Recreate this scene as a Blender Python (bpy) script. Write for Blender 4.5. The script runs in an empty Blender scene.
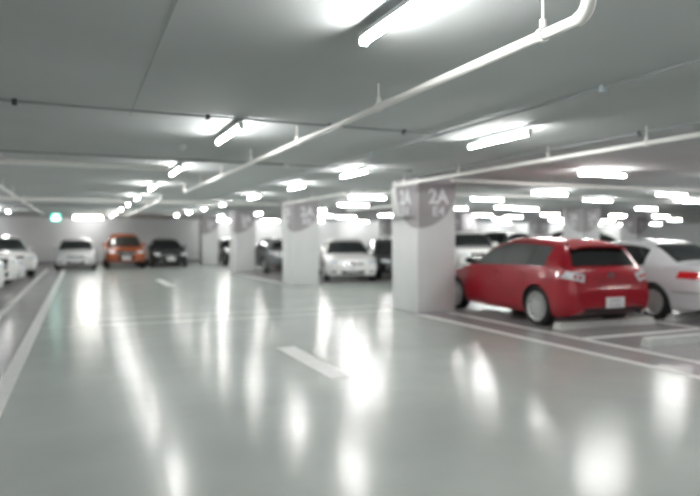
import bpy, bmesh, math, random
from mathutils import Vector, Matrix
random.seed(4)
S = bpy.context.scene
COL = S.collection
PI = math.pi

# ------------------------------------------------------------------ materials
def mat(name, col, rough=0.5, metal=0.0, coat=0.0, spec=0.5, noise=0.0, nscale=8.0, bump=0.0, bscale=30.0):
    m = bpy.data.materials.new(name); m.use_nodes = True
    nt = m.node_tree; b = nt.nodes['Principled BSDF']
    c = (col[0], col[1], col[2], 1)
    b.inputs['Base Color'].default_value = c
    b.inputs['Roughness'].default_value = rough
    b.inputs['Metallic'].default_value = metal
    b.inputs['Coat Weight'].default_value = coat
    b.inputs['Coat Roughness'].default_value = 0.04
    b.inputs['Specular IOR Level'].default_value = spec
    tc = nt.nodes.new('ShaderNodeTexCoord')
    if noise > 0:
        n = nt.nodes.new('ShaderNodeTexNoise'); n.inputs['Scale'].default_value = nscale
        n.inputs['Detail'].default_value = 5
        nt.links.new(tc.outputs['Object'], n.inputs['Vector'])
        r = nt.nodes.new('ShaderNodeValToRGB')
        r.color_ramp.elements[0].position = 0.3; r.color_ramp.elements[1].position = 0.7
        r.color_ramp.elements[0].color = tuple(x*(1-noise) for x in col[:3]) + (1,)
        r.color_ramp.elements[1].color = tuple(min(1, x*(1+noise)) for x in col[:3]) + (1,)
        nt.links.new(n.outputs['Fac'], r.inputs['Fac'])
        nt.links.new(r.outputs['Color'], b.inputs['Base Color'])
    if bump > 0:
        n2 = nt.nodes.new('ShaderNodeTexNoise'); n2.inputs['Scale'].default_value = bscale
        nt.links.new(tc.outputs['Object'], n2.inputs['Vector'])
        bp = nt.nodes.new('ShaderNodeBump'); bp.inputs['Strength'].default_value = bump
        bp.inputs['Distance'].default_value = 0.01
        nt.links.new(n2.outputs['Fac'], bp.inputs['Height'])
        nt.links.new(bp.outputs['Normal'], b.inputs['Normal'])
    return m

def emit(name, col, strength):
    m = bpy.data.materials.new(name); m.use_nodes = True
    nt = m.node_tree; b = nt.nodes['Principled BSDF']
    b.inputs['Base Color'].default_value = (0.8, 0.8, 0.8, 1)
    b.inputs['Emission Color'].default_value = (*col, 1)
    b.inputs['Emission Strength'].default_value = strength
    return m

def floor_material():
    m = bpy.data.materials.new('epoxy_floor'); m.use_nodes = True
    nt = m.node_tree; b = nt.nodes['Principled BSDF']; N = nt.nodes.new; Lk = nt.links.new
    tc = N('ShaderNodeTexCoord'); sp = N('ShaderNodeSeparateXYZ'); Lk(tc.outputs['Object'], sp.inputs[0])
    def cmp(sock, op, v):
        n = N('ShaderNodeMath'); n.operation = op; Lk(sock, n.inputs[0]); n.inputs[1].default_value = v; return n.outputs[0]
    def mul(a, c):
        n = N('ShaderNodeMath'); n.operation = 'MULTIPLY'; Lk(a, n.inputs[0]); Lk(c, n.inputs[1]); return n.outputs[0]
    def mx(a, c):
        n = N('ShaderNodeMath'); n.operation = 'MAXIMUM'; Lk(a, n.inputs[0]); Lk(c, n.inputs[1]); return n.outputs[0]
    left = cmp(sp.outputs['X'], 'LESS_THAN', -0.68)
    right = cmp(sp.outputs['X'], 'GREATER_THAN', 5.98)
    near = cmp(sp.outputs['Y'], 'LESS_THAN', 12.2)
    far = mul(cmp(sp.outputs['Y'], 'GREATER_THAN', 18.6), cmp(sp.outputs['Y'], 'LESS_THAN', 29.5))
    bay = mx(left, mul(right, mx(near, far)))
    n = N('ShaderNodeTexNoise'); n.inputs['Scale'].default_value = 0.9; n.inputs['Detail'].default_value = 6
    Lk(tc.outputs['Object'], n.inputs['Vector'])
    r1 = N('ShaderNodeValToRGB'); r1.color_ramp.elements[0].position = .3; r1.color_ramp.elements[1].position = .7
    r1.color_ramp.elements[0].color = (*FLOOR_A, 1); r1.color_ramp.elements[1].color = (*FLOOR_B, 1)
    r2 = N('ShaderNodeValToRGB'); r2.color_ramp.elements[0].position = .3; r2.color_ramp.elements[1].position = .7
    r2.color_ramp.elements[0].color = (*BAY_A, 1); r2.color_ramp.elements[1].color = (*BAY_B, 1)
    Lk(n.outputs['Fac'], r1.inputs['Fac']); Lk(n.outputs['Fac'], r2.inputs['Fac'])
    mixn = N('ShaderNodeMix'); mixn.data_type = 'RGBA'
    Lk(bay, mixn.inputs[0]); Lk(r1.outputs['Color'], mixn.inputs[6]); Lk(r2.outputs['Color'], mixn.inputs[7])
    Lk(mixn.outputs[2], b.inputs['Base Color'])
    n3 = N('ShaderNodeTexNoise'); n3.inputs['Scale'].default_value = 2.2; n3.inputs['Detail'].default_value = 4
    Lk(tc.outputs['Object'], n3.inputs['Vector'])
    mr = N('ShaderNodeMapRange'); mr.inputs['To Min'].default_value = FLOOR_R[0]; mr.inputs['To Max'].default_value = FLOOR_R[1]
    Lk(n3.outputs['Fac'], mr.inputs['Value']); Lk(mr.outputs['Result'], b.inputs['Roughness'])
    b.inputs['Specular IOR Level'].default_value = FLOOR_SPEC
    n2 = N('ShaderNodeTexNoise'); n2.inputs['Scale'].default_value = 3.0; n2.inputs['Detail'].default_value = 3
    Lk(tc.outputs['Object'], n2.inputs['Vector'])
    bp = N('ShaderNodeBump'); bp.inputs['Strength'].default_value = 0.10; bp.inputs['Distance'].default_value = 0.012
    Lk(n2.outputs['Fac'], bp.inputs['Height']); Lk(bp.outputs['Normal'], b.inputs['Normal'])
    return m

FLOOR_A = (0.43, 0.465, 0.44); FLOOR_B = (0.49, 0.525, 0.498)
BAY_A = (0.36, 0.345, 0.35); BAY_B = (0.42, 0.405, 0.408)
FLOOR_R = (0.16, 0.25); FLOOR_SPEC = 0.48
TUBE = 60.0
EXPOSURE = 1.08

M = {}
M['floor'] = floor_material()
M['ceiling'] = mat('painted_slab', (0.50, 0.528, 0.532), .85, noise=.05, nscale=.7, bump=.15, bscale=12)
M['wall'] = mat('painted_wall', (0.80, 0.80, 0.81), .8, noise=.03, nscale=.8)
M['column'] = mat('column_paint', (0.74, 0.745, 0.75), .6, noise=.03, nscale=1.5)
M['roundel'] = mat('mauve_paint', (0.40, 0.375, 0.395), .6, noise=.03, nscale=3)
M['letter'] = mat('white_lettering', (0.85, 0.86, 0.88), .6)
M['line'] = mat('road_paint', (0.80, 0.80, 0.79), .4, noise=.06, nscale=6)
M['joint'] = mat('floor_joint', (0.52, 0.55, 0.53), .35)
M['pipe'] = mat('white_pipe_paint', (0.80, 0.80, 0.77), .35)
M['conduit'] = mat('grey_conduit', (0.30, 0.33, 0.33), .45)
M['box'] = mat('junction_grey', (0.50, 0.58, 0.62), .45)
M['darkbox'] = mat('junction_dark', (0.06, 0.065, 0.07), .5)
M['lamp'] = mat('lamp_housing', (0.62, 0.64, 0.64), .4)
M['tube'] = emit('lit_tube', (1.0, 0.995, 0.97), TUBE)
M['panel'] = emit('lit_panel', (1.0, 0.97, 0.88), 9)
M['exit'] = emit('exit_green', (0.02, 0.75, 0.55), 1.6)
M['exitw'] = emit('exit_white', (0.75, 1.0, 0.95), 5)
M['blue'] = mat('pale_blue_plastic', (0.30, 0.50, 0.70), .4)
M['tire'] = mat('tyre_rubber', (0.012, 0.012, 0.013), .7)
M['rim'] = mat('alloy', (0.66, 0.68, 0.67), .35, metal=.55)
M['rimdark'] = mat('alloy_dark', (0.25, 0.26, 0.27), .35, metal=.6)
M['black'] = mat('black_trim', (0.012, 0.012, 0.013), .45)
M['glass'] = mat('tinted_glass', (0.010, 0.014, 0.014), .03, spec=.8)
M['glassgrey'] = mat('tinted_glass_grey', (0.10, 0.11, 0.11), .05, spec=.8)
M['chrome'] = mat('chrome', (0.80, 0.81, 0.83), .1, metal=1)
M['lens'] = mat('clear_lens', (0.62, 0.66, 0.69), .08, coat=1)
M['redlens'] = mat('red_lens', (0.55, 0.015, 0.02), .1, coat=1)
M['plate'] = mat('plate_white', (0.80, 0.81, 0.82), .4)
M['platech'] = mat('plate_ink', (0.16, 0.17, 0.20), .5)
M['kerb'] = mat('wheel_stop_concrete', (0.66, 0.68, 0.66), .6, noise=.06, nscale=9)
M['p_red'] = mat('paint_red', (0.31, 0.005, 0.015), .3, coat=.6, spec=.35)
M['p_silver'] = mat('paint_silver', (0.68, 0.69, 0.71), .3, metal=.2, coat=1)
M['p_white'] = mat('paint_white', (0.86, 0.86, 0.845), .3, coat=1)
M['p_orange'] = mat('paint_orange', (0.36, 0.078, 0.018), .3, metal=.1, coat=1)
M['p_black'] = mat('paint_black', (0.010, 0.011, 0.013), .25, coat=1)
M['p_grey'] = mat('paint_grey', (0.11, 0.12, 0.125), .3, metal=.3, coat=1)
M['p_darkgreen'] = mat('paint_dark', (0.03, 0.04, 0.04), .3, coat=1)

# ------------------------------------------------------------------ mesh helpers
class MB:
    def __init__(s): s.v = []; s.f = []
    def add(s, vs, fs):
        o = len(s.v); s.v += [tuple(p) for p in vs]; s.f += [tuple(i+o for i in f) for f in fs]; return s
    def box(s, x0, x1, y0, y1, z0, z1, ch=0.0):
        if ch <= 0:
            vs = [(x, y, z) for z in (z0, z1) for y in (y0, y1) for x in (x0, x1)]
            return s.add(vs, [(0,2,3,1), (4,5,7,6), (0,1,5,4), (2,6,7,3), (0,4,6,2), (1,3,7,5)])
        bm = bmesh.new(); bmesh.ops.create_cube(bm, size=1)
        for v in bm.verts:
            v.co = Vector(((x0+x1)/2+v.co.x*(x1-x0), (y0+y1)/2+v.co.y*(y1-y0), (z0+z1)/2+v.co.z*(z1-z0)))
        bmesh.ops.bevel(bm, geom=bm.edges[:], offset=ch, segments=2, affect='EDGES', profile=.5)
        return s.bm(bm)
    def bm(s, bm):
        bm.verts.index_update()
        s.add([v.co[:] for v in bm.verts], [[v.index for v in f.verts] for f in bm.faces]); bm.free(); return s
    def tube(s, pts, r, n=12, cap=True):
        pts = [Vector(p) for p in pts]; vs = []; fs = []
        up = None
        for i, p in enumerate(pts):
            if i == 0: d = pts[1]-p
            elif i == len(pts)-1: d = p-pts[i-1]
            else: d = (p-pts[i-1]).normalized()+(pts[i+1]-p).normalized()
            d.normalize()
            if up is None:
                up = Vector((0, 0, 1)) if abs(d.z) < .9 else Vector((1, 0, 0))
            a = d.cross(up).normalized(); b = a.cross(d).normalized(); up = b
            for k in range(n):
                t = 2*PI*k/n; vs.append(p+a*(r*math.cos(t))+b*(r*math.sin(t)))
        for i in range(len(pts)-1):
            for k in range(n):
                k2 = (k+1) % n
                fs.append((i*n+k, i*n+k2, (i+1)*n+k2, (i+1)*n+k))
        if cap:
            fs.append(tuple(range(n-1, -1, -1))); fs.append(tuple((len(pts)-1)*n+k for k in range(n)))
        return s.add(vs, fs)
    def lathe(s, prof, c=(0, 0, 0), n=32, axis='y'):
        """prof: list of (radius, offset along axis)"""
        vs = []; fs = []
        for r, o in prof:
            for k in range(n):
                t = 2*PI*k/n; a, b = r*math.cos(t), r*math.sin(t)
                p = {'y': (a, o, b), 'x': (o, a, b), 'z': (a, b, o)}[axis]
                vs.append((p[0]+c[0], p[1]+c[1], p[2]+c[2]))
        for i in range(len(prof)-1):
            for k in range(n):
                k2 = (k+1) % n; fs.append((i*n+k, i*n+k2, (i+1)*n+k2, (i+1)*n+k))
        return s.add(vs, fs)
    def grid(s, P):
        """closed thin shell between two point grids (outer, inner)"""
        A, B = P; n = len(A); m = len(A[0]); vs = [p for r in A for p in r]+[p for r in B for p in r]
        o = n*m; fs = []
        for i in range(n-1):
            for j in range(m-1):
                a = i*m+j; fs.append((a, a+1, a+m+1, a+m)); fs.append((o+a, o+a+m, o+a+m+1, o+a+1))
        rim = [i*m for i in range(n)]+[(n-1)*m+j for j in range(1, m)]+[i*m+m-1 for i in range(n-2, -1, -1)]+[j for j in range(m-2, 0, -1)]
        for q in range(len(rim)):
            a, b = rim[q], rim[(q+1) % len(rim)]; fs.append((a, b, o+b, o+a))
        return s.add(vs, fs)
    def build(s, name, m, parent=None, loc=None, smooth=True, ang=35, weld=True):
        me = bpy.data.meshes.new(name)
        bm = bmesh.new()
        vv = [bm.verts.new(p) for p in s.v]
        for f in s.f:
            try: bm.faces.new([vv[i] for i in f])
            except ValueError: pass
        if weld:
            bmesh.ops.remove_doubles(bm, verts=bm.verts, dist=1e-5)
            bmesh.ops.dissolve_degenerate(bm, edges=bm.edges, dist=1e-6)
        bmesh.ops.recalc_face_normals(bm, faces=bm.faces)
        bm.to_mesh(me); bm.free()
        me.materials.append(m)
        if smooth:
            for p in me.polygons: p.use_smooth = True
            me.set_sharp_from_angle(angle=math.radians(ang))
        o = bpy.data.objects.new(name, me); COL.objects.link(o)
        if parent: o.parent = parent
        if loc: o.location = loc
        return o

def tag(o, label=None, cat=None, group=None, kind=None):
    if label: o['label'] = label
    if cat: o['category'] = cat
    if group: o['group'] = group
    if kind: o['kind'] = kind
    return o
def empty(name, loc=(0, 0, 0), rz=0.0):
    o = bpy.data.objects.new(name, None); COL.objects.link(o); o.location = loc; o.rotation_euler = (0, 0, rz)
    o.empty_display_size = .2
    return o
def structure(o): o['kind'] = 'structure'; return o
def text_mesh(name, body, size, m, parent, matrix, bold=0.0, depth=0.004, width=None):
    cu = bpy.data.curves.new(name, 'FONT'); cu.body = body; cu.size = size; cu.align_x = 'CENTER'; cu.align_y = 'CENTER'
    cu.offset = bold; cu.extrude = depth
    t = bpy.data.objects.new(name+'_tmp', cu); COL.objects.link(t)
    bpy.context.view_layer.update()
    dg = bpy.context.evaluated_depsgraph_get()
    me = bpy.data.meshes.new_from_object(t.evaluated_get(dg)); me.name = name
    bpy.data.objects.remove(t); bpy.data.curves.remove(cu)
    if width:
        xs = [v.co.x for v in me.vertices]; k = width/(max(xs)-min(xs))
        for v in me.vertices: v.co.x *= k
    me.transform(matrix); me.materials.clear(); me.materials.append(m)
    o = bpy.data.objects.new(name, me); COL.objects.link(o); o.parent = parent
    return o

# ------------------------------------------------------------------ camera
HC = 1.47; F = 620.0; TH = math.atan(270/620)
cam = bpy.data.cameras.new('camera'); co = bpy.data.objects.new('camera', cam); COL.objects.link(co)
co.location = (0, 0, HC); co.rotation_euler = (PI/2, 0, -TH)
cam.sensor_width = 36; cam.lens = F/700*36; cam.shift_y = -10/700
cam.clip_start = .05; cam.clip_end = 300
cam.dof.use_dof = True; cam.dof.focus_distance = 2.7; cam.dof.aperture_fstop = 1.3
S.camera = co

# ------------------------------------------------------------------ setting
ZC = 2.65
VB = 39.0
structure(MB().box(-9, 46, -9, VB+.3, -.2, 0).build('floor', M['floor'], smooth=False))
structure(MB().box(-9, 46, -9, VB+.3, ZC, ZC+.25).build('ceiling', M['ceiling'], smooth=False))
structure(MB().box(-9, 46, VB, VB+.3, 0, ZC).build('wall_back', M['wall'], smooth=False))
structure(MB().box(-9.3, -9, -9, VB+.3, 0, ZC).build('wall_left', M['wall'], smooth=False))
structure(MB().box(46, 46.3, -9, VB+.3, 0, ZC).build('wall_right', M['wall'], smooth=False))
structure(MB().box(-9, 46, -9.3, -9, 0, ZC).build('wall_front', M['wall'], smooth=False))
structure(MB().box(-8.98, 45.98, VB-.03, VB-.001, 0.001, .12).build('baseboard_back', M['roundel'], smooth=False))

structure(MB().box(.432, .445, 1.5, 6.3, ZC-.0025, ZC+.001).build('trim_1', M['conduit'], smooth=False))
# ------------------------------------------------------------------ columns
CW, CD = .86, 1.09
def column(u0, v0, label, group, code):
    r = empty('concrete_column', (u0, v0, 0)); tag(r, label, 'column', group)
    MB().box(0, CW, 0, CD, .002, ZC-.002, .02).build('shaft', M['column'], r)
    R, zc = .90, 2.56
    for face in (0, 1):
        lim = CW-.01 if face == 0 else CD-.01
        pts = [(.012, zc-R)]
        for k in range(1, 60):
            a = -PI/2+PI*k/60*1.0
            x, z = R*math.cos(a), zc+R*math.sin(a)
            if z > ZC-.004: break
            if x <= lim and x > .012: pts.append((x, z))
            elif x > lim:
                zz = z if len(pts) == 1 or pts[-1][0] < lim-1e-6 else z
                pts.append((lim, zz))
        pts.append((min(lim, math.sqrt(max(0, R*R-(ZC-.004-zc)**2))), ZC-.004)); pts.append((.012, ZC-.004))
        mb = MB(); n = len(pts)
        if face == 0: A = [(x, -.005, z) for x, z in pts]; B = [(x, .003, z) for x, z in pts]
        else: A = [(-.005, x, z) for x, z in pts]; B = [(.003, x, z) for x, z in pts]
        mb.add(A+B, [tuple(range(n)), tuple(range(2*n-1, n-1, -1))]+[(i, (i+1) % n, n+(i+1) % n, n+i) for i in range(n)])
        ro = mb.build('roundel', M['roundel'], r, smooth=False)
        if face == 0:
            mx = lambda z, s: Matrix.Translation((.46, -.007, z)) @ Matrix.Rotation(PI/2, 4, 'X')
        else:
            mx = lambda z, s: Matrix.Translation((-.007, .50, z)) @ Matrix.Rotation(-PI/2, 4, 'Z') @ Matrix.Rotation(PI/2, 4, 'X')
        t = text_mesh('level_lettering', '2A', .40, M['letter'], ro, mx(2.27, 1), bold=.012, width=.46)
        text_mesh('bay_lettering', code, .25, M['letter'], ro, mx(1.985, 1), bold=.006, width=.27)
    return r
P = 7.68
g1 = 'columns along the right edge of the aisle'; g2 = 'columns beyond the parked cars'
column(5.99, 10.47, 'square white column with mauve 2A roundel, nearest, left of the red hatchback', g1, 'E4')
column(5.99, 10.47+P, 'square white column with mauve 2A roundel, left of the white sedan', g1, 'E5')
column(5.99, 10.47+2*P, 'white column with mauve roundel, third from the camera along the aisle edge', g1, 'E6')
column(5.99, 10.47+3*P, 'white column with mauve roundel beside the black sedan, farthest along the aisle edge', g1, 'E7')
column(17.6, 10.47+P, 'white column with mauve roundel rising behind the red hatchback roof', g2, 'E5')
column(17.3, 10.47+2*P, 'white column just right of the nearest column, beyond the white off-roader', g2, 'E6')
column(17.0, 10.47+3*P, 'distant white column above the dark sedan, left of the nearest column', g2, 'E7')
column(29.0, 10.47+2*P, 'distant white column rising above the silver sedan roof', g2, 'E6')
column(28.6, 10.47+3*P, 'farthest white column seen over the front of the red hatchback', g2, 'E7')

# ------------------------------------------------------------------ floor paint
def stripe(name, x0, x1, y0, y1, label, group=None, m='line', h=.003, cat='floor marking'):
    o = MB().box(-(x1-x0)/2, (x1-x0)/2, -(y1-y0)/2, (y1-y0)/2, 0, h).build(name, M[m], smooth=False, loc=((x0+x1)/2, (y0+y1)/2, .0005))
    return tag(o, label, cat, group)
stripe('lane_line', -.75, -.60, -6, 31.5, 'white painted line along the left edge of the aisle, the inner of two')
stripe('lane_line', -1.47, -1.33, -6, 33, 'white painted line in front of the left row of white cars, the outer of two')
stripe('lane_line', 5.91, 6.05, -6, 10.45, 'white painted line from the nearest column along the right aisle edge')
stripe('bay_line', 6.62, 6.75, -1, 11.9, 'white painted bay line running just left of the red hatchback')
stripe('bay_line', 9.20, 9.33, 2.2, 11.9, 'white painted bay line between the red hatchback and the silver sedan')
stripe('bay_line', 6.76, 9.19, 6.86, 7.0, 'white crosswise bay line behind the red hatchback')
stripe('bay_line', 9.34, 14, 6.86, 7.0, 'white crosswise bay line behind the silver sedan')
stripe('lane_line', 5.93, 6.05, 19.3, 25.8, 'faint white line joining the far columns along the aisle')
stripe('lane_dash', 2.40, 2.66, 6.0, 8.0, 'short white centre dash in the middle of the aisle, nearest')
stripe('lane_dash', 2.42, 2.66, 19.6, 22.8, 'short white centre dash far down the aisle, before the black sedan')
stripe('floor_joint', -.58, 5.9, 11.18, 11.22, 'pale thin joint across the aisle floor, nearer of two', None, 'joint', .002)
stripe('floor_joint', -.58, 5.9, 12.09, 12.13, 'pale thin joint across the aisle floor, farther of two', None, 'joint', .002)

def wheel_stop(x0, x1, y0, y1, label):
    mb = MB(); h, t = .11, .03
    vs = []
    for x, q in ((x0, 0), (x0+.03, 1), (x1-.03, 1), (x1, 0)):
        hh = h if q else h*.8
        vs += [(x, y0, .001), (x, y0+t, hh), (x, y1-t, hh), (x, y1, .001)]
    fs = [(0, 1, 2, 3), (12, 15, 14, 13)]
    for i in range(3):
        for k in range(4):
            k2 = (k+1) % 4; fs.append((i*4+k, (i+1)*4+k, (i+1)*4+k2, i*4+k2))
    mb.add(vs, fs)
    cx, cy = (x0+x1)/2, (y0+y1)/2
    mb.v = [(a-cx, b-cy, c) for a, b, c in mb.v]
    o = mb.build('wheel_stop', M['kerb'], smooth=False, loc=(cx, cy, 0))
    return tag(o, label, 'wheel stop', 'concrete wheel stops')
wheel_stop(7.02, 9.12, 7.72, 7.90, 'pale concrete wheel stop behind the rear wheels of the red hatchback')
wheel_stop(9.58, 11.7, 7.72, 7.90, 'pale concrete wheel stop behind the rear wheel of the silver sedan')
wheel_stop(7.05, 9.15, 6.02, 6.20, 'pale concrete wheel stop in the empty bay, nearest the camera at right')

# ------------------------------------------------------------------ lamps
ORD = ['nearest', 'second', 'third', 'fourth', 'fifth', 'sixth', 'seventh', 'eighth', 'ninth', 'tenth', 'eleventh', 'twelfth',
       'thirteenth', 'fourteenth', 'fifteenth', 'sixteenth', 'seventeenth', 'eighteenth', 'nineteenth', 'twentieth',
       ] + ['twenty-'+q for q in ('first', 'second', 'third', 'fourth', 'fifth', 'sixth', 'seventh', 'eighth', 'ninth')] + ['thirtieth'] + ['thirty-'+q for q in ('first', 'second', 'third', 'fourth', 'fifth', 'sixth', 'seventh', 'eighth', 'ninth')] + ['fortieth'] + ['forty-'+q for q in ('first', 'second', 'third', 'fourth', 'fifth')]
def lamp_proto():
    r = empty('fluorescent_lamp')
    MB().box(-.030, .030, -.55, .55, .036, .066, .008).build('housing', M['lamp'], r)
    t = MB(); n = 14; vs = []
    t.tube([(0, -.535, .016), (0, .535, .016)], .021, 16); t.build('tube', M['tube'], r)
    for s in (-1, 1):
        MB().box(-.028, .028, min(s*.533, s*.55), max(s*.533, s*.55), -.008, .045, .005).build('end_cap', M['lamp'], r)
        MB().tube([(0, s*.40, .062), (0, s*.40, ZC-2.547)], .008, 8).build('stem', M['conduit'], r)
    return r
proto = lamp_proto(); first = [True]
def lamp(u, v, rz, label, group):
    if first[0]: o = proto; first[0] = False
    else:
        o = proto.copy(); COL.objects.link(o)
        for ch in proto.children:
            c = ch.copy(); COL.objects.link(c); c.parent = o
    k = 1.058 if v < 34 else 1.0
    o.location = (u*k, v*k, 2.546); o.rotation_euler = (0, 0, rz)
    return tag(o, label, 'lamp', group)
row1 = [2.46, 6.2, 9.94, 13.3, 16.96, 20.2, 23.7, 27.6, 31.0]
for i, v in enumerate(row1):
    lamp(1.37, v, 0, 'tube lamp lengthwise over the aisle, left row, %s from the camera' % ORD[i], 'tube lamps in the left aisle row')
row2 = [5.4, 9.15, 12.0, 15.4, 18.95, 22.0, 25.6, 29.1]
for i, v in enumerate(row2):
    lamp(4.06, v, 0, 'tube lamp lengthwise over the aisle, right row, %s from the camera' % ORD[i], 'tube lamps in the right aisle row')
lamp(7.03, 25.9, 0, 'lit tube lamp lengthwise over the grey car behind the columns', 'tube lamps over the cars')
lamp(6.2, 29.6, 0, 'lit tube lamp lengthwise near the third column, deepest by the columns', 'tube lamps over the cars')
for i, v in enumerate((27.6, 23.9)):
    lamp(-2.6, v, 0, 'lit tube lamp over the left white cars, %s one' % ('farther' if i == 0 else 'nearer'), 'tube lamps over the left row')
cross = [(7.82, 7.65), (10.03, 11.39), (12.98, 10.54), (10.3, 7.0), (13.03, 12.9), (10.04, 13.82), (12.0, 18.4), (16.84, 23.5), (13.4, 17.3),
         (14.7, 17.9), (21.26, 28.0), (19.48, 24.7), (19.3, 21.9), (25.0, 27.8), (29.3, 28.2), (23.05, 21.6), (16.1, 12.3), (18.45, 16.0),
         (25.5, 21.3), (31.2, 25.1), (6.75, 14.4), (7.9, 17.9), (7.9, 21.6), (10.4, 27.1), (12.1, 28.3), (13.0, 25.4), (8, 37.8), (11, 37.8), (14, 37.8), (17.2, 37.8), (20, 37.8), (23, 37.8), (26, 37.8), (29, 37.8), (32, 37.8), (35, 37.8), (38, 37.8), (41, 37.8),  (33, 30), (37, 25), (39, 33)]  # the row along the back wall is added to brighten that wall
cross.sort(key=lambda p: p[0]**2+p[1]**2)
for i, (u, v) in enumerate(cross):
    lamp(u, v, PI/2, 'tube lamp crosswise over the right bays (back-wall row added), %s of those from the camera' % ORD[i], 'crosswise tube lamps over the bays')
# unseen lamps, mostly continuing the same rows, added to brighten what is in view
for u, v, rz in ((1.37, -1.4, 0), (4.06, 1.6, 0), (4.06, -2.2, 0), (-5.2, 37.6, PI/2), (-2.6, 20.2, 0), (-2.6, 16.4, 0), (-2.6, 11, 0), (-2.6, 5, 0), (7.8, 3.4, PI/2), (11, 3.4, PI/2), (14, 7, PI/2), (8, -2, PI/2)):
    lamp(u, v, rz, 'added lit tube lamp, unseen outside the picture', 'added tube lamps outside the picture')

lamp(.45, 37.7, PI/2, 'added tube lamp hidden behind the warm white panel, brightening the back wall', None)  # extra lamp added behind the panel to lift the back wall
# lit panel crosswise near the back wall
r = empty('light_panel', (.35, 32.2, 2.40)); tag(r, 'wide warm white lit panel hung crosswise near the back wall', 'lamp')
MB().box(-.66, .66, -.045, .045, .122, .18, .01).build('housing', M['lamp'], r)
MB().box(-.63, .63, -.062, .062, -.03, .12).build('diffuser', M['panel'], r, smooth=False)
for s in (-.5, .5): MB().tube([(s, 0, .165), (s, 0, ZC-2.40)], .008, 8).build('stem', M['conduit'], r)
# exit sign
r = empty('exit_sign', (-1.0, 31.0, 2.24)); tag(r, 'small green lit exit sign hanging near the back wall at left', 'sign')
MB().box(-.19, .19, -.04, .04, 0, .30, .01).build('sign_box', M['exit'], r)
a = MB(); a.box(-.12, .12, -.05, -.038, .05, .15)
a.box(-.06, .06, -.05, -.038, .15, .26); a.build('pictogram', M['exitw'], r, smooth=False)
MB().tube([(0, 0, .29), (0, 0, ZC-2.22)], .01, 8).build('stem', M['conduit'], r)
# small hanging sign at the far left
r = empty('hanging_sign', (-3.35, 24.0, 2.12)); tag(r, 'small dark framed hanging sign at the left picture edge', 'sign')
MB().box(-.35, .35, -.03, .03, 0, .22, .01).build('sign_box', M['darkbox'], r)
MB().box(-.28, .28, -.038, -.028, .05, .17).build('sign_face', M['blue'], r, smooth=False)
for s in (-.25, .25): MB().tube([(s, 0, .21), (s, 0, ZC-2.12)], .008, 8).build('stem', M['conduit'], r)
# pale blue sign right of the nearest column
r = empty('hanging_sign', (8.35, 14.3, 2.24)); tag(r, 'pale blue hanging panel just right of the nearest column top', 'sign')
MB().box(-.17, .17, -.03, .03, 0, .30, .01).build('sign_face', M['blue'], r)
MB().tube([(0, 0, .29), (0, 0, ZC-2.24)], .008, 8).build('stem', M['conduit'], r)

# ------------------------------------------------------------------ pipes
def arc(c, r, a0, a1, n=6):
    """elbow points in the (y, z) plane"""
    return [(c[0], c[1]+r*math.cos(a0+(a1-a0)*k/n), c[2]+r*math.sin(a0+(a1-a0)*k/n)) for k in range(n+1)]
def hangers(root, u, vs, z, r, m='pipe'):
    for v in vs:
        h = MB(); h.tube([(u, v, z+r*.6), (u, v, ZC-.001)], .008, 8)
        h.lathe([(r*1.05, -.016), (r*1.35, -.016), (r*1.35, .016), (r*1.05, .016), (r*1.05, -.016)], (u, v, z), 16)
        h.lathe([(.0, z+r*1.3), (.018, z+r*1.3), (.018, z+r*1.3+.04), (0, z+r*1.3+.04)], (u, v, 0), 10, 'z')
        h.build('hanger', M[m], root)
zp = 2.47; u1 = 2.09
r = empty('sprinkler_pipe', (0, 0, 0)); tag(r, 'long white pipe over the aisle middle with an upturned elbow at its near end', 'pipe', 'white ceiling pipes')
pts = [(u1, 2.12, ZC-.001)]+[(u1, y, z) for _, y, z in arc((u1, 2.19, zp+.07), .07, PI, 1.5*PI)]+[(u1, 4, zp), (u1, 8, zp)] + \
      [(u1, y, z) for _, y, z in arc((u1, 13.75, zp+.07), .07, 1.5*PI, 2*PI)]+[(u1, 13.82, ZC-.001)]
MB().tube(pts, .027, 14).build('pipe_run', M['pipe'], r)
e = MB()
e.tube([(u1, y, z) for _, y, z in arc((u1, 2.19, zp+.07), .07, PI*1.02, 1.48*PI)], .034, 14).build('elbow', M['pipe'], r)
MB().tube([(u1, y, z) for _, y, z in arc((u1, 13.75, zp+.07), .07, 1.52*PI, 1.98*PI)], .034, 14).build('elbow', M['pipe'], r)
hangers(r, u1, (2.42, 4.25, 6.2, 8.1, 10.0, 11.9), zp, .027)
u2 = 5.48
r = empty('sprinkler_pipe', (0, 0, 0)); tag(r, 'white pipe passing the nearest column top and leaving at the right picture edge', 'pipe', 'white ceiling pipes')
pts = [(u2, -6, zp), (u2, 3, zp), (u2, 10.40, zp)]+[(u2, y, z) for _, y, z in arc((u2, 10.45, zp-.07), .07, .5*PI, 0)]+[(u2, 10.52, 2.15)] + \
      [(u2, y, z) for _, y, z in arc((u2, 10.59, 2.15), .07, PI, 1.5*PI)]+[(u2, y, z) for _, y, z in arc((u2, 12.7, 2.15), .07, 1.5*PI, 2*PI)] + \
      [(u2, y, z) for _, y, z in arc((u2, 12.84, zp-.07), .07, PI, .5*PI)]+[(u2, 17.6, zp)]
MB().tube(pts, .027, 14).build('pipe_run', M['pipe'], r)
hangers(r, u2, (1.5, 3.4, 4.75, 6.25, 8.3, 10.1), zp, .027)
hangers(r, u2, (15.0, 17.0), zp, .027)
u3 = -1.4
r = empty('sprinkler_pipe', (0, 0, 0)); tag(r, 'white pipe hung over the left edge of the aisle towards the exit sign', 'pipe', 'white ceiling pipes')
MB().tube([(u3, -6, 2.45), (u3, 10, 2.45), (u3, 29.5, 2.45)], .03, 14).build('pipe_run', M['pipe'], r)
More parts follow.
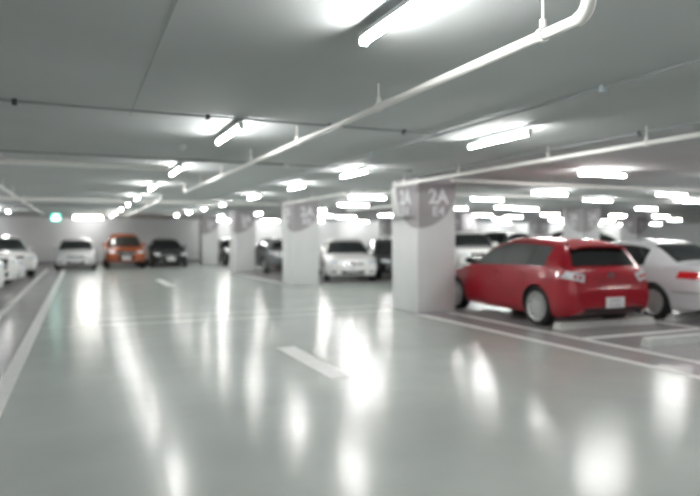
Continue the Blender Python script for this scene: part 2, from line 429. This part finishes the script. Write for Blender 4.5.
hangers(r, u3, (8.3, 12, 14, 16, 19, 22, 25, 28), 2.45, .03)
u4 = 1.95
r = empty('sprinkler_pipe', (0, 0, 0)); tag(r, 'far white pipe section with an elbow ahead of the orange vehicle', 'pipe', 'white ceiling pipes')
pts = [(u4, 17.0, ZC-.001)]+[(u4, y, z) for _, y, z in arc((u4, 17.1, zp+.07), .07, PI, 1.5*PI)]+[(u4, 22, zp), (u4, 31, zp)]
MB().tube(pts, .026, 14).build('pipe_run', M['pipe'], r)
hangers(r, u4, (18.5, 21, 24, 27, 30), zp, .026)
def cross_pipe(v, z, x0, x1, rad, m, label, hx, name='sprinkler_pipe', group='crosswise ceiling pipes'):
    r = empty(name, (0, 0, 0)); tag(r, label, 'pipe', group)
    MB().tube([(x0, v, z), ((x0+x1)/2, v, z), (x1, v, z)], rad, 12).build('pipe_run', M[m], r)
    for x in hx:
        MB().tube([(x, v, z), (x, v, ZC-.001)], .008, 8).build('hanger', M[m], r)
cross_pipe(9.8, 2.54, -8.9, 1.25, .045, 'pipe', 'pale crosswise pipe from the left picture edge to the third left-row aisle lamp', (-6, -3, -1.0, .9))
cross_pipe(9.47, 2.637, -8.9, 5.3, .012, 'conduit', 'thin grey pipe running crosswise behind the pale crosswise pipe', (-6, -2, 3))
cross_pipe(19.2, 2.55, -8.9, 5.9, .05, 'pipe', 'wide pale duct running crosswise far down the aisle', (-6, -2, 2.7, 5))
cross_pipe(22.6, 2.56, -8.9, 5.9, .04, 'conduit', 'grey pipe running crosswise deep in the aisle, before the far columns', (-6, -2, 2.7, 5))
cross_pipe(9.6, 2.52, 6.2, 30, .03, 'pipe', 'pale pipe running crosswise above the red hatchback', (8.5, 12, 16))
cross_pipe(13.36, 2.58, 6.2, 30, .03, 'pipe', 'pale pipe running crosswise beyond the nearest column, over the bays', (9, 14, 18))
def conduit(pts, boxes, label, bm_='box', group='thin ceiling conduits'):
    r = empty('conduit', (0, 0, 0)); tag(r, label, 'conduit', group)
    MB().tube(pts, .012, 8).build('conduit_run', M['conduit'], r)
    for x, y in boxes:
        MB().box(x-.021, x+.021, y-.021, y+.021, ZC-.055, ZC-.002, .006).build('junction_box', M[bm_], r)
zc_ = ZC-.022
conduit([(3.69, -6, zc_), (3.69, 4, zc_), (3.69, 24, zc_)], [(3.69, 3.6), (3.69, 2.72), (3.69, 7.7), (3.69, 11.5)], 'thin grey lengthwise ceiling conduit with two pale boxes at upper right')
conduit([(5.66, -6, zc_), (5.66, 4, zc_), (5.66, 10.2, zc_)], [(5.66, 5.0), (5.66, 8.6)], 'thin grey lengthwise conduit just above the pipe at the right edge', 'darkbox')
conduit([(-8.9, 5.95, zc_), (0, 5.95, zc_), (3.66, 5.95, zc_)], [(-.51, 5.95), (1.115, 5.95), (2.36, 5.95), (3.23, 5.95)], 'thin dark crosswise conduit with boxes passing the second aisle lamp', 'darkbox')
# small sprinkler heads / detectors on the ceiling
for i, (u, v, lab) in enumerate(((-.95, 7.9, 'small pale ceiling detector left of the second aisle lamp'), (1.2, 8.1, 'small pale ceiling detector between the second and third aisle lamps'), (3.0, 9.4, 'small pale ceiling detector beside the long middle pipe'))):
    r = empty('ceiling_detector', (u, v, ZC)); tag(r, lab, 'detector', 'ceiling detectors')
    MB().lathe([(0, -.001), (.05, -.001), (.05, -.02), (.03, -.04), (.03, -.055), (0, -.06)], (0, 0, 0), 16, 'z').build('detector_body', M['lamp'], r)

# ------------------------------------------------------------------ cars
def pchip(pts):
    pts = sorted(pts); xs = [p[0] for p in pts]; ys = [p[1] for p in pts]; n = len(xs)
    h = [xs[i+1]-xs[i] for i in range(n-1)]; d = [(ys[i+1]-ys[i])/h[i] for i in range(n-1)]
    m = [0]*n; m[0] = d[0]; m[-1] = d[-1]
    for i in range(1, n-1):
        if d[i-1]*d[i] <= 0: m[i] = 0
        else:
            w1 = 2*h[i]+h[i-1]; w2 = h[i]+2*h[i-1]; m[i] = (w1+w2)/(w1/d[i-1]+w2/d[i])
    def f(x):
        if x <= xs[0]: return ys[0]
        if x >= xs[-1]: return ys[-1]
        for i in range(n-1):
            if x <= xs[i+1]: break
        t = (x-xs[i])/h[i]
        return ((2*t**3-3*t*t+1)*ys[i]+(t**3-2*t*t+t)*h[i]*m[i]+(-2*t**3+3*t*t)*ys[i+1]+(t**3-t*t)*h[i]*m[i+1])
    return f

TYPES = {
 'hatch': dict(W=1.755, H=1.49, xf=2.22, xr=-2.20, ax=(1.32, -1.32), r=.325, rim=.25, belt=[(1.0, .93), (-1.0, .985), (-2.2, 1.0)], zb=.19,
    zt=[(2.22, .54), (2.19, .66), (2.05, .745), (1.6, .85), (1.05, .945), (.10, 1.395), (-.40, 1.488), (-1.1, 1.465), (-1.60, 1.41), (-1.74, 1.355), (-1.80, 1.30), (-2.01, .98), (-2.08, .93), (-2.13, .80), (-2.17, .70), (-2.195, .60), (-2.20, .55)],
    e=[(2.22, .60), (2.19, .76), (2.08, .89), (1.8, .97), (1.4, 1), (-1.4, 1), (-1.85, .975), (-2.05, .93), (-2.16, .86), (-2.20, .78)],
    ws=(1.02, .13), side=[(.78, -.28, .04), (-.33, -1.05, .04), (-1.10, -1.52, .04)], rw='end', cowl=(1.07, .13)),
 'sedan': dict(W=1.82, H=1.45, xf=2.36, xr=-2.44, ax=(1.42, -1.42), r=.318, rim=.225, belt=[(1.0, .90), (-1.0, .955), (-2.4, .97)], zb=.20,
    zt=[(2.36, .53), (2.33, .64), (2.15, .745), (1.7, .84), (1.1, .93), (.10, 1.36), (-.45, 1.448), (-.95, 1.42), (-1.25, 1.35), (-1.80, 1.075), (-1.92, 1.035), (-2.30, 1.0), (-2.38, .95), (-2.41, .80), (-2.435, .62), (-2.44, .55)],
    e=[(2.36, .60), (2.33, .76), (2.2, .89), (1.9, .97), (1.5, 1), (-1.5, 1), (-2.0, .97), (-2.25, .92), (-2.40, .83), (-2.44, .72)],
    side=[(.80, -.28, .04), (-.33, -1.22, .04)], rw='top', rwx=(-1.22, -1.80), cowl=(1.10, .14)),
 'suv': dict(W=1.86, H=1.80, xf=2.42, xr=-2.40, ax=(1.40, -1.42), r=.37, rim=.25, belt=[(1.0, 1.13), (-1.0, 1.17), (-2.4, 1.18)], zb=.32,
    zt=[(2.42, .72), (2.40, .92), (2.30, 1.02), (1.8, 1.11), (1.15, 1.16), (.35, 1.66), (-.15, 1.775), (-1.0, 1.80), (-1.8, 1.76), (-2.05, 1.68), (-2.28, 1.20), (-2.34, 1.08), (-2.38, .80), (-2.40, .65)],
    e=[(2.42, .72), (2.40, .84), (2.3, .92), (2.0, .985), (1.6, 1), (-1.6, 1), (-2.2, .97), (-2.36, .90), (-2.40, .82)],
    side=[(.85, -.20, .04), (-.26, -1.15, .04), (-1.22, -1.85, .04)], rw='end', cowl=(1.18, .38)),
}

class Car:
    def __init__(s, typ):
        T = TYPES[typ]; s.T = T; s.hw = T['W']/2
        s._zt = pchip(T['zt']); s._e = pchip(T['e']); s._belt = pchip(T['belt'])
        s.xf, s.xr = T['xf'], T['xr']; s.crown = .055
        s.zbf = pchip([(s.xr, T['zb']+.12), (s.xr+.25, T['zb']+.03), (s.xr+.6, T['zb']), (s.xf-.6, T['zb']), (s.xf-.2, T['zb']+.01), (s.xf, T['zb']+.05)])
    def tops(s, x): return s._zt(x)-s.crown
    def zs(s, x): return min(s._belt(x), s.tops(x)-.02)
    def wt(s, x):
        t = max(0, min(1, (s._zt(x)-s._belt(x))/(s.T['H']-s._belt(x))))
        return s.hw*(.88-.235*t)
    def keys(s, x):
        zb, zs, tp = s.zbf(x), s.zs(x), s.tops(x); e = s._e(x)
        return [(zb, s.hw*.90*e), (zb+.10, s.hw*.965*e), (zb+(zs-zb)*.52, s.hw*e), (zs, s.hw*.955*e), (tp, s.wt(x)*(e if x > 0 else .35*e+.65))]
    def side_y(s, x, z):
        K = s.keys(x)
        if z <= K[0][0]: return K[0][1]
        if z >= K[-1][0]: return K[-1][1]
        if z >= K[3][0]:
            t = (z-K[3][0])/max(1e-6, K[4][0]-K[3][0]); bow = .022*4*t*(1-t) if K[4][0]-K[3][0] > .2 else 0
            return K[3][1]+(K[4][1]-K[3][1])*t+bow
        return pchip(K[:4])(z)
    def top_z(s, x, y):
        w = max(.01, s.keys(x)[4][1]); t = min(1, abs(y)/w); return s._zt(x)-s.crown*(.25*t*t+.75*t**6)
    def inside(s, x, y, z):
        if z < s.zbf(x) or z > s._zt(x): return False
        if z <= s.tops(x): return abs(y) <= s.side_y(x, z)
        return abs(y) <= s.keys(x)[4][1] and z <= s.top_z(x, y)
    def end_x(s, y, z, sg):
        x = s.xf if sg > 0 else s.xr; st = .02
        for _ in range(80):
            if s.inside(x, y, z): break
            x -= sg*st
        else: return x
        a, b = x, x+sg*st
        for _ in range(12):
            m = (a+b)/2
            if sg*m > sg*(s.xf if sg > 0 else s.xr): b = m; continue
            if s.inside(m, y, z): a = m
            else: b = m
        return a
    def body(s):
        T = s.T; xs = set([round(p[0], 4) for p in T['zt']]+[round(p[0], 4) for p in T['e']])
        n = 64
        for i in range(n+1): xs.add(round(s.xr+(s.xf-s.xr)*i/n, 4))
        for d in (.01, .02, .05, .08, .12): xs.add(round(s.xr+d, 4)); xs.add(round(s.xf-d, 4))
        xs = sorted(xs); out = [xs[0]]
        for x in xs[1:]:
            if x-out[-1] > .008: out.append(x)
        rings = []
        for x in out:
            zb, zs, tp = s.zbf(x), s.zs(x), s.tops(x); half = [(0, zb), (s.keys(x)[0][1]*.6, zb)]
            for k in range(12): z = zb+(zs-zb)*k/11; half.append((s.side_y(x, z), z))
            for k in range(1, 8): z = zs+(tp-zs)*k/7; half.append((s.side_y(x, z), z))
            w = s.keys(x)[4][1]
            for k in (.97, .93, .87, .78, .65, .45, .22): half.append((w*k, s.top_z(x, w*k)))
            ring = [(x, y, z) for y, z in half]+[(x, 0, s.top_z(x, 0))]+[(x, -y, z) for y, z in reversed(half[1:])]
            rings.append(ring)
        m = len(rings[0]); mb = MB(); vs = [p for r in rings for p in r]; fs = []
        for i in range(len(rings)-1):
            for k in range(m):
                k2 = (k+1) % m; fs.append((i*m+k, i*m+k2, (i+1)*m+k2, (i+1)*m+k))
        fs.append(tuple(range(m))); fs.append(tuple((len(rings)-1)*m+k for k in reversed(range(m))))
        return mb.add(vs, fs)
    # ---- patches
    def bil(s, q, a, b):
        p = [[q[0][k]*(1-a)*(1-b)+q[1][k]*a*(1-b)+q[2][k]*a*b+q[3][k]*(1-a)*b for k in (0, 1)]][0]
        return p
    def p_end(s, q, sg, off=.006, n=10, m=6, dep=.015):
        A, B = [], []
        for i in range(n+1):
            ra, rb = [], []
            for j in range(m+1):
                y, z = s.bil(q, i/n, j/m); x = s.end_x(y, z, sg)
                ra.append((x+sg*off, y*(1+.004), z)); rb.append((x-sg*dep, y*.99, z))
            A.append(ra); B.append(rb)
        return MB().grid((A, B))
    def p_top(s, q, off=.006, n=12, m=12, dep=.012):
        A, B = [], []
        for i in range(n+1):
            ra, rb = [], []
            for j in range(m+1):
                x, yf = s.bil(q, i/n, j/m); y = yf*s.keys(x)[4][1]; z = s.top_z(x, y)
                ra.append((x, y, z+off)); rb.append((x, y, z-dep))
            A.append(ra); B.append(rb)
        return MB().grid((A, B))
    def p_side(s, rows, sd, off=.006, m=6, dep=.012):
        """rows: list of (x, zlo, zhi)"""
        A, B = [], []
        for x, z0, z1 in rows:
            ra, rb = [], []
            for j in range(m+1):
                z = z0+(z1-z0)*j/m; y = s.side_y(x, z)
                ra.append((x, sd*(y+off), z)); rb.append((x, sd*(y-dep), z))
            A.append(ra); B.append(rb)
        return MB().grid((A, B))
    def win_rows(s, xa, xb, n=14):
        R = []
        for i in range(n+1):
            x = xa+(xb-xa)*i/n; lo = s._belt(x)+.015; hi = s.tops(x)-.05
            if hi-lo < .02: hi = lo+.004
            R.append((x, lo, hi))
        return R

def boolean_arches(o, car):
    T = car.T; mb = MB(); R = T['r']+.045
    for x in T['ax']:
        for sd in (-1, 1):
            y0, y1 = sd*(car.hw-.27), sd*(car.hw+.15)
            mb.tube([(x, y0, T['r']), (x, y1, T['r'])], R, 36)
    c = mb.build('arch_cutter', M['black'], smooth=False)
    md = o.modifiers.new('b', 'BOOLEAN'); md.operation = 'DIFFERENCE'; md.object = c; md.solver = 'EXACT'
    try: md.material_mode = 'TRANSFER'
    except Exception: pass
    bpy.context.view_layer.update()
    dg = bpy.context.evaluated_depsgraph_get()
    me = bpy.data.meshes.new_from_object(o.evaluated_get(dg))
    o.modifiers.clear(); old = o.data; o.data = me; me.name = 'body'; bpy.data.meshes.remove(old)
    bpy.data.objects.remove(c)
    for p in me.polygons: p.use_smooth = True
    me.set_sharp_from_angle(angle=math.radians(38))

def wheel_mesh(r, rim, w=.20):
    t = MB(); a = w/2
    t.lathe([(rim*.98, -a*.8), (rim+.012, -a*.95), (rim+(r-rim)*.6, -a), (r-.018, -a*.92), (r, -a*.70), (r, a*.70), (r-.018, a*.92), (rim+(r-rim)*.6, a), (rim+.012, a*.95), (rim*.98, a*.8), (rim*.98, -a*.8)], (0, 0, 0), 40)
    return t
def rim_mesh(rim, w, sd, spokes):
    """outer face on side sd"""
    a = w/2; m = MB(); f = sd
    m.lathe([(rim, f*a*.85), (rim*.985, f*a*.9), (rim*.90, f*a*.72), (rim*.88, f*a*.15), (0, f*a*.1)], (0, 0, 0), 40)
    m.lathe([(rim*.26, f*a*.15), (rim*.24, f*a*.72), (rim*.12, f*a*.80), (0, f*a*.80)], (0, 0, 0), 20)
    for k in range(spokes):
        t = 2*PI*k/spokes; ca, sa = math.cos(t), math.sin(t)
        def P(rad, tang, y): return (rad*ca-tang*sa, f*y, rad*sa+tang*ca)
        w0, w1 = rim*(.17 if spokes < 8 else .11), rim*(.13 if spokes < 8 else .075)
        vs = [P(rim*.16, -w0, a*.74), P(rim*.16, w0, a*.74), P(rim*.93, w1, a*.74), P(rim*.93, -w1, a*.74),
              P(rim*.16, -w0, a*.45), P(rim*.16, w0, a*.45), P(rim*.93, w1, a*.45), P(rim*.93, -w1, a*.45)]
        m.add(vs, [(0, 1, 2, 3), (7, 6, 5, 4), (0, 4, 5, 1), (1, 5, 6, 2), (2, 6, 7, 3), (3, 7, 4, 0)])
    return m

def ymax(car, x, z): return car.side_y(x, z)

def make_car(typ, paint, name, label, pos, heading, front='plain', group=None, spokes=5, cat='car', glass='glass', tail='red', rails=False, chrome=False, textbadge=None):
    """heading: angle of the car's forward axis in the plan, from +X"""
    car = Car(typ); T = car.T; hw = car.hw
    root = empty(name, (pos[0], pos[1], 0), heading); tag(root, label, cat, group)
    b = car.body().build('body', M[paint], None, ang=38)
    boolean_arches(b, car); b.parent = root
    # black underside trim
    MB().box(car.xr+.35, car.xf-.35, -hw*.62, hw*.62, T['zb']-.03, T['zb']+.06).build('underbody', M['black'], root, smooth=False)
    # glass
    cx0, cx1 = T['cowl']
    car.p_top([(cx0-.03, -.975), (cx0-.03, .975), (cx1+.03, .975), (cx1+.03, -.975)]).build('windshield', M['glass'], root)
    if T['rw'] == 'top':
        a0, a1 = T['rwx']
        car.p_top([(a0, -.90), (a0, .90), (a1, .93), (a1, -.93)]).build('rear_window', M['glass'], root)
    else:
        h = T['H']; bz = car._belt(car.xr)
        w0 = car.hw*.60; w1 = car.hw*.72
        car.p_end([(-w0, h-.115), (w0, h-.115), (w1, bz+.02), (-w1, bz+.02)], -1, n=16, m=8).build('rear_window', M['glass'], root)
    for sd in (-1, 1):
        for xa, xb, _ in T['side']:
            car.p_side(car.win_rows(xa, xb), sd).build('side_window', M[glass], root)
        for (a1_, b1_, _), (a2_, b2_, _) in zip(T['side'][:-1], T['side'][1:]):
            car.p_side(car.win_rows(b1_-.004, a2_+.004, 2), sd, .004).build('pillar_trim', M['black'], root)
        # seams and handles
        for xs_ in (T['side'][0][0]+.12, T['side'][0][1]-.02, T['side'][1][1]+.05):
            car.p_side([(xs_-.004, T['zb']+.12, car._belt(xs_)-.01), (xs_+.004, T['zb']+.12, car._belt(xs_)-.01)], sd, .002).build('door_seam', M['black'], root)
        for xs_ in (T['side'][0][1]+.10, T['side'][1][1]+.12):
            zh = car._belt(xs_)-.11
            car.p_side([(xs_, zh-.014, zh+.014), (xs_+.18, zh-.014, zh+.014)], sd, .03, 2).build('door_handle', M['chrome'] if chrome else M[paint], root)
        # mirror
        mm = MB(); xm = T['side'][0][0]-.02; zm = car._belt(xm)+.09; ym = sd*(car.side_y(xm, zm)+.12)
        bm = bmesh.new(); bmesh.ops.create_icosphere(bm, subdivisions=2, radius=1)
        for v in bm.verts: v.co = Vector((xm+v.co.x*.07, ym+v.co.y*.115, zm+v.co.z*.075))
        mm.bm(bm); mm.box(xm-.03, xm+.03, min(sd*(car.side_y(xm, zm)-.03), ym), max(sd*(car.side_y(xm, zm)-.03), ym), zm-.07, zm-.035)
        mm.build('mirror', M['black'] if paint == 'p_red' else M[paint], root)
        # sill
        xs0, xs1 = T['ax'][1]+T['r']+.10, T['ax'][0]-T['r']-.10
        car.p_side([(xs0+(xs1-xs0)*k/8, T['zb']+.005, T['zb']+.07) for k in range(9)], sd, .008, 2).build('sill', M['black'] if typ == 'suv' else M[paint], root)
    # wheels
    for x in T['ax']:
        for sd in (-1, 1):
            w = wheel_mesh(T['r'], T['rim']).build('wheel', M['tire'], root, loc=(x, sd*(hw-.115), T['r']+.001))
            rim_mesh(T['rim'], .20, sd, spokes).build('rim', M['rim'], w)
    # ---- front
    suv = typ == 'suv'
    zh = .86 if suv else .655
    yo = .93*hw
    for sd in (-1, 1):
        q = [(sd*hw*.52, zh+.05), (sd*yo*.95, zh+.085), (sd*yo*.97, zh-.03), (sd*hw*.56, zh-.075)]
        car.p_end(q, 1).build('headlight', M['lens'], root)
        q = [(sd*hw*.58, .47 if suv else .37), (sd*hw*.78, .47 if suv else .37), (sd*hw*.78, .41 if suv else .32), (sd*hw*.62, .41 if suv else .32)]
        car.p_end(q, 1, .008).build('fog_light', M['lens'] if front == 'dark' else M['black'], root)
    g0, g1 = (.92, .62) if suv else (.655, .575)
    car.p_end([(-hw*.46, g0), (hw*.46, g0), (hw*.36, g1), (-hw*.36, g1)], 1, .008, 12, 4).build('grille', M['rimdark'] if front == 'chrome' and not suv else M['black'], root)
    if front in ('chrome', 'silver', 'dark', 'plain'):
        gm = (g0+g1)/2
        car.p_end([(-hw*.43, gm+.018), (hw*.43, gm+.018), (hw*.40, gm-.018), (-hw*.40, gm-.018)], 1, .018, 12, 2).build('grille_bar', M['chrome'], root)
    xg = car.end_x(0, (g0+g1)/2, 1)+.02
    em = MB(); em.lathe([(.035, -.006), (.06, -.006), (.06, .008), (.035, .008), (.035, -.006)], (xg, 0, (g0+g1)/2), 20, 'x'); em.build('emblem', M['chrome'], root)
    zi0, zi1 = (.56, .42) if suv else (.38, .27)
    car.p_end([(-hw*.45, zi0), (hw*.45, zi0), (hw*.40, zi1), (-hw*.40, zi1)], 1, .008, 12, 4).build('lower_intake', M['black'], root)
    def plate(x, z, sg):
        p = MB().box(x-.008, x+.008, -.185, .185, z-.085, z+.085, .004).build('license_plate', M['plate'], root)
        c = MB(); rr = random.Random(7)
        for row, n_, hh in ((.033, 5, .045), (-.042, 6, .05)):
            for k in range(n_):
                yy = (k-(n_-1)/2)*.045; c.box(x+sg*.008-.002, x+sg*.008+.002, yy-.006, yy+.008, z+row-hh/2, z+row+hh/2)
        q = c.build('plate_characters_tmp', M['platech'], None, smooth=False)
        bm = bmesh.new(); bm.from_mesh(p.data); k0 = len(bm.faces); bm.from_mesh(q.data); bm.faces.ensure_lookup_table()
        for f in bm.faces[k0:]: f.material_index = 1
        bm.to_mesh(p.data); bm.free(); p.data.materials.append(M['platech'])
        me_ = q.data; bpy.data.objects.remove(q); bpy.data.meshes.remove(me_)
    plate(car.end_x(0, (.55 if suv else .43), 1)+.012, .55 if suv else .43, 1)
    # ---- rear
    if typ == 'hatch':
        for sd in (-1, 1):
            q = [(sd*hw*.58, .89), (sd*hw*.90, .95), (sd*hw*.96, .83), (sd*hw*.64, .76)]
            tl = car.p_end(q, -1, .012, 12, 8).build('taillight', M['lens'], root)
            for yy, zz in ((.70, .835), (.80, .855)):
                xx = car.end_x(sd*hw*yy, zz, -1)
                MB().lathe([(0, -.022), (.03, -.018), (.036, .01), (0, .012)], (xx, sd*hw*yy, zz), 16, 'x').build('lamp_bulb', M['redlens'], tl)
            q = [(sd*hw*.70, .30), (sd*hw*.84, .31), (sd*hw*.84, .27), (sd*hw*.70, .26)]
            car.p_end(q, -1, .010).build('reflector', M['redlens'], root)
        sp = MB(); 
        sp.grid(([[(-1.60-.012*j, y, car._zt(-1.60)+.012-.004*j*j*.3-.05*(abs(y)/.55)**4) for y in [-.55+.11*k for k in range(11)]] for j in range(0, 24)],
                 [[(-1.60-.012*j, y, car._zt(-1.60)-.03-.05*(abs(y)/.55)**4-.004*j) for y in [-.55+.11*k for k in range(11)]] for j in range(0, 24)]))
        # lip spoiler follows the trailing edge of the roof
        sp = MB(); A = []; B = []
        for j in range(8):
            x = -1.50-.055*j
            A.append([(x, y, car._zt(-1.50)+.008-.012*j-.05*(abs(y)/.55)**4) for y in [-.54+.108*k for k in range(11)]])
            B.append([(x, y, min(car._zt(-1.50)+.008-.012*j-.012, car.top_z(max(x, -1.8), y)-.03) - .05*(abs(y)/.55)**4*0 if j < 5 else car._zt(-1.50)+.008-.012*j-.028-.05*(abs(y)/.55)**4) for y in [-.54+.108*k for k in range(11)]])
        sp.grid((A, B)); sp.build('spoiler', M[paint], root)
        zpl = .46; plate(car.xr-.012, zpl-.02, -1)
        car.p_end([(-hw*.70, .36), (hw*.70, .36), (hw*.62, .25), (-hw*.62, .25)], -1, .008).build('rear_diffuser', M['black'], root)
        xl = car.end_x(0, .865, -1)-.010
        em = MB(); em.lathe([(.045, -.006), (.062, -.006), (.062, .010), (.045, .010), (.045, -.006)], (xl, 0, .865), 24, 'x')
        em.tube([(xl-.004, -.05, .885), (xl-.006, 0, .855), (xl-.004, .05, .885)], .010, 8); em.build('emblem', M['chrome'], root)
        car.p_end([(-.30, .795), (.30, .795), (.30, .775), (-.30, .775)], -1, .016, 12, 2).build('tailgate_handle', M[paint], root)
        wx = car.end_x(0, 1.02, -1)-.02
        MB().tube([(wx, 0, 1.02), (car.end_x(-.18, 1.045, -1)-.02, -.18, 1.045), (car.end_x(-.38, 1.06, -1)-.02, -.38, 1.06)], .009, 6).build('wiper', M['black'], root)
        MB().tube([(car.xr+.12, -.55, .25), (car.xr-.02, -.55, .25)], .035, 12).build('exhaust_pipe', M['chrome'], root)
        if textbadge:
            xb = car.end_x(.42, .80, -1)-.012
            text_mesh('badge_lettering', textbadge, .075, M['chrome'], root, Matrix.Translation((xb, .40, .735)) @ Matrix.Rotation(-PI/2, 4, 'Z') @ Matrix.Rotation(PI/2, 4, 'X'), bold=.003, depth=.006, width=.26)
    else:
        zt0, zt1 = (1.10, .80) if suv else (.90, .74)
        for sd in (-1, 1):
            q = [(sd*hw*.56, zt0), (sd*hw*.94, zt0-.01), (sd*hw*.965, zt1+.03), (sd*hw*.60, zt1-.03)]
            car.p_end(q, -1, .010, 12, 6).build('taillight', M['redlens'], root)
        zpl = .78 if suv else .60; plate(car.end_x(0, zpl, -1)-.012, zpl, -1)
        car.p_end([(-hw*.62, .42 if suv else .34), (hw*.62, .42 if suv else .34), (hw*.55, .36 if suv else .28), (-hw*.55, .36 if suv else .28)], -1, .008).build('rear_diffuser', M['black'], root)
        # bumper crease
        zc2 = .62 if suv else .53
        for sd in (-1, 1):
            car.p_side([(T['ax'][1]-T['r']-.10-(abs(car.xr)-abs(T['ax'][1])-T['r']-.22)*k/6, zc2-.008, zc2+.008) for k in range(7)], sd, .006, 2).build('bumper_seam', M['rimdark'], root)
    if rails:
        for sd in (-1, 1):
            pts = [(.05-(1.75)*k/10, sd*car.keys(.05-1.75*k/10)[4][1]*.93, car.top_z(.05-1.75*k/10, car.keys(.05-1.75*k/10)[4][1]*.93)+(.045 if 0 < k < 10 else 0)) for k in range(11)]
            MB().tube(pts, .018, 8).build('roof_rail', M['chrome'], root)
    if chrome:
        for sd in (-1, 1):
            car.p_side([(1.0-2.0*k/16, car._belt(1.0-2.0*k/16)-.012, car._belt(1.0-2.0*k/16)+.004) for k in range(17)], sd, .012, 1).build('belt_trim', M['chrome'], root)
    return root

UP = PI/2; DN = -PI/2; R = math.radians
make_car('hatch', 'p_red', 'hatchback_car', 'glossy red hatchback parked nose away beside the nearest column', (7.96, 9.60), UP-R(3.0), spokes=10, glass='glassgrey', textbadge='mazda3')
make_car('sedan', 'p_silver', 'sedan_car', 'silver sedan cut by the right picture edge, right of the red hatchback', (10.38, 9.53), UP, spokes=9, chrome=True)
make_car('sedan', 'p_white', 'sedan_car', 'white sedan facing the camera between the two nearest columns', (8.95, 21.07), DN-R(16), front='chrome')
make_car('sedan', 'p_black', 'sedan_car', 'dark sedan facing the camera, half hidden behind the nearest column', (11.08, 21.4), DN-R(16))
make_car('suv', 'p_white', 'off_roader_car', 'white off-roader seen between the nearest column and the red hatchback', (14.6, 21.4), DN-R(22))
make_car('suv', 'p_darkgreen', 'off_roader_car', 'dark car whose roof shows behind the red hatchback windshield', (20.4, 27.5), UP)
make_car('suv', 'p_darkgreen', 'off_roader_car', 'dark off-roader with roof rails showing above the silver sedan roof', (21.3, 21.4), DN, rails=True)
make_car('hatch', 'p_grey', 'hatchback_car', 'dark grey car half hidden behind the second column', (8.0, 26.9), UP)
make_car('hatch', 'p_black', 'hatchback_car', 'dark car glimpsed between the third and farthest aisle columns', (8.0, 35.0), DN)
make_car('sedan', 'p_silver', 'sedan_car', 'silver sedan facing down the aisle at the back wall, left of the orange vehicle', (-.18, 33.4), DN, front='silver')
o = make_car('suv', 'p_orange', 'off_roader_car', 'orange off-roader facing down the aisle at the back wall', (2.02, 33.6), DN, front='chrome'); o.scale = (1, 1, .95)
make_car('sedan', 'p_black', 'sedan_car', 'black sedan facing down the aisle at the back wall, right of the orange vehicle', (4.15, 34.1), DN, front='silver')
left = [('suv', 'p_white', -2.23, 25.0, 15, 'white tall car in the left row, farthest from the camera, windshield showing'),
        ('sedan', 'p_silver', -2.0, 21.4, 50, 'silver white car second from the far end of the left row'),
        ('suv', 'p_white', -2.0, 18.45, 52, 'white car third from the far end of the left row'),
        ('suv', 'p_white', -2.0, 15.3, 54, 'white car fourth from the far end of the left row'),
        ('suv', 'p_white', -1.9, 12.1, 54, 'white car nearest the camera at the left picture edge')]
for typ, pa, u, v, phi, lab in left:
    a = R(phi); d = Vector((math.sin(a), -math.cos(a)))
    n = Vector((u, v)) - d*TYPES[typ]['xf']
    o = make_car(typ, pa, 'off_roader_car' if typ == 'suv' else 'sedan_car', lab, (n.x, n.y), DN+a, group='cars parked in the left row', front='dark')
    if typ == 'suv' and phi < 30: o.scale = (1, 1, .89)

# ------------------------------------------------------------------ world and view
w = bpy.data.worlds.new('world'); S.world = w; w.use_nodes = True
w.node_tree.nodes['Background'].inputs[0].default_value = (.6, .65, .65, 1)
w.node_tree.nodes['Background'].inputs[1].default_value = .02
S.view_settings.view_transform = 'Standard'; S.view_settings.look = 'None'; S.view_settings.gamma = 1
S.view_settings.use_curve_mapping = False
S.view_settings.exposure = EXPOSURE
S.cycles.use_denoising = True
S.cycles.max_bounces = 8; S.cycles.diffuse_bounces = 5; S.cycles.glossy_bounces = 3
S.cycles.caustics_reflective = False; S.cycles.caustics_refractive = False
S.cycles.sample_clamp_indirect = 6
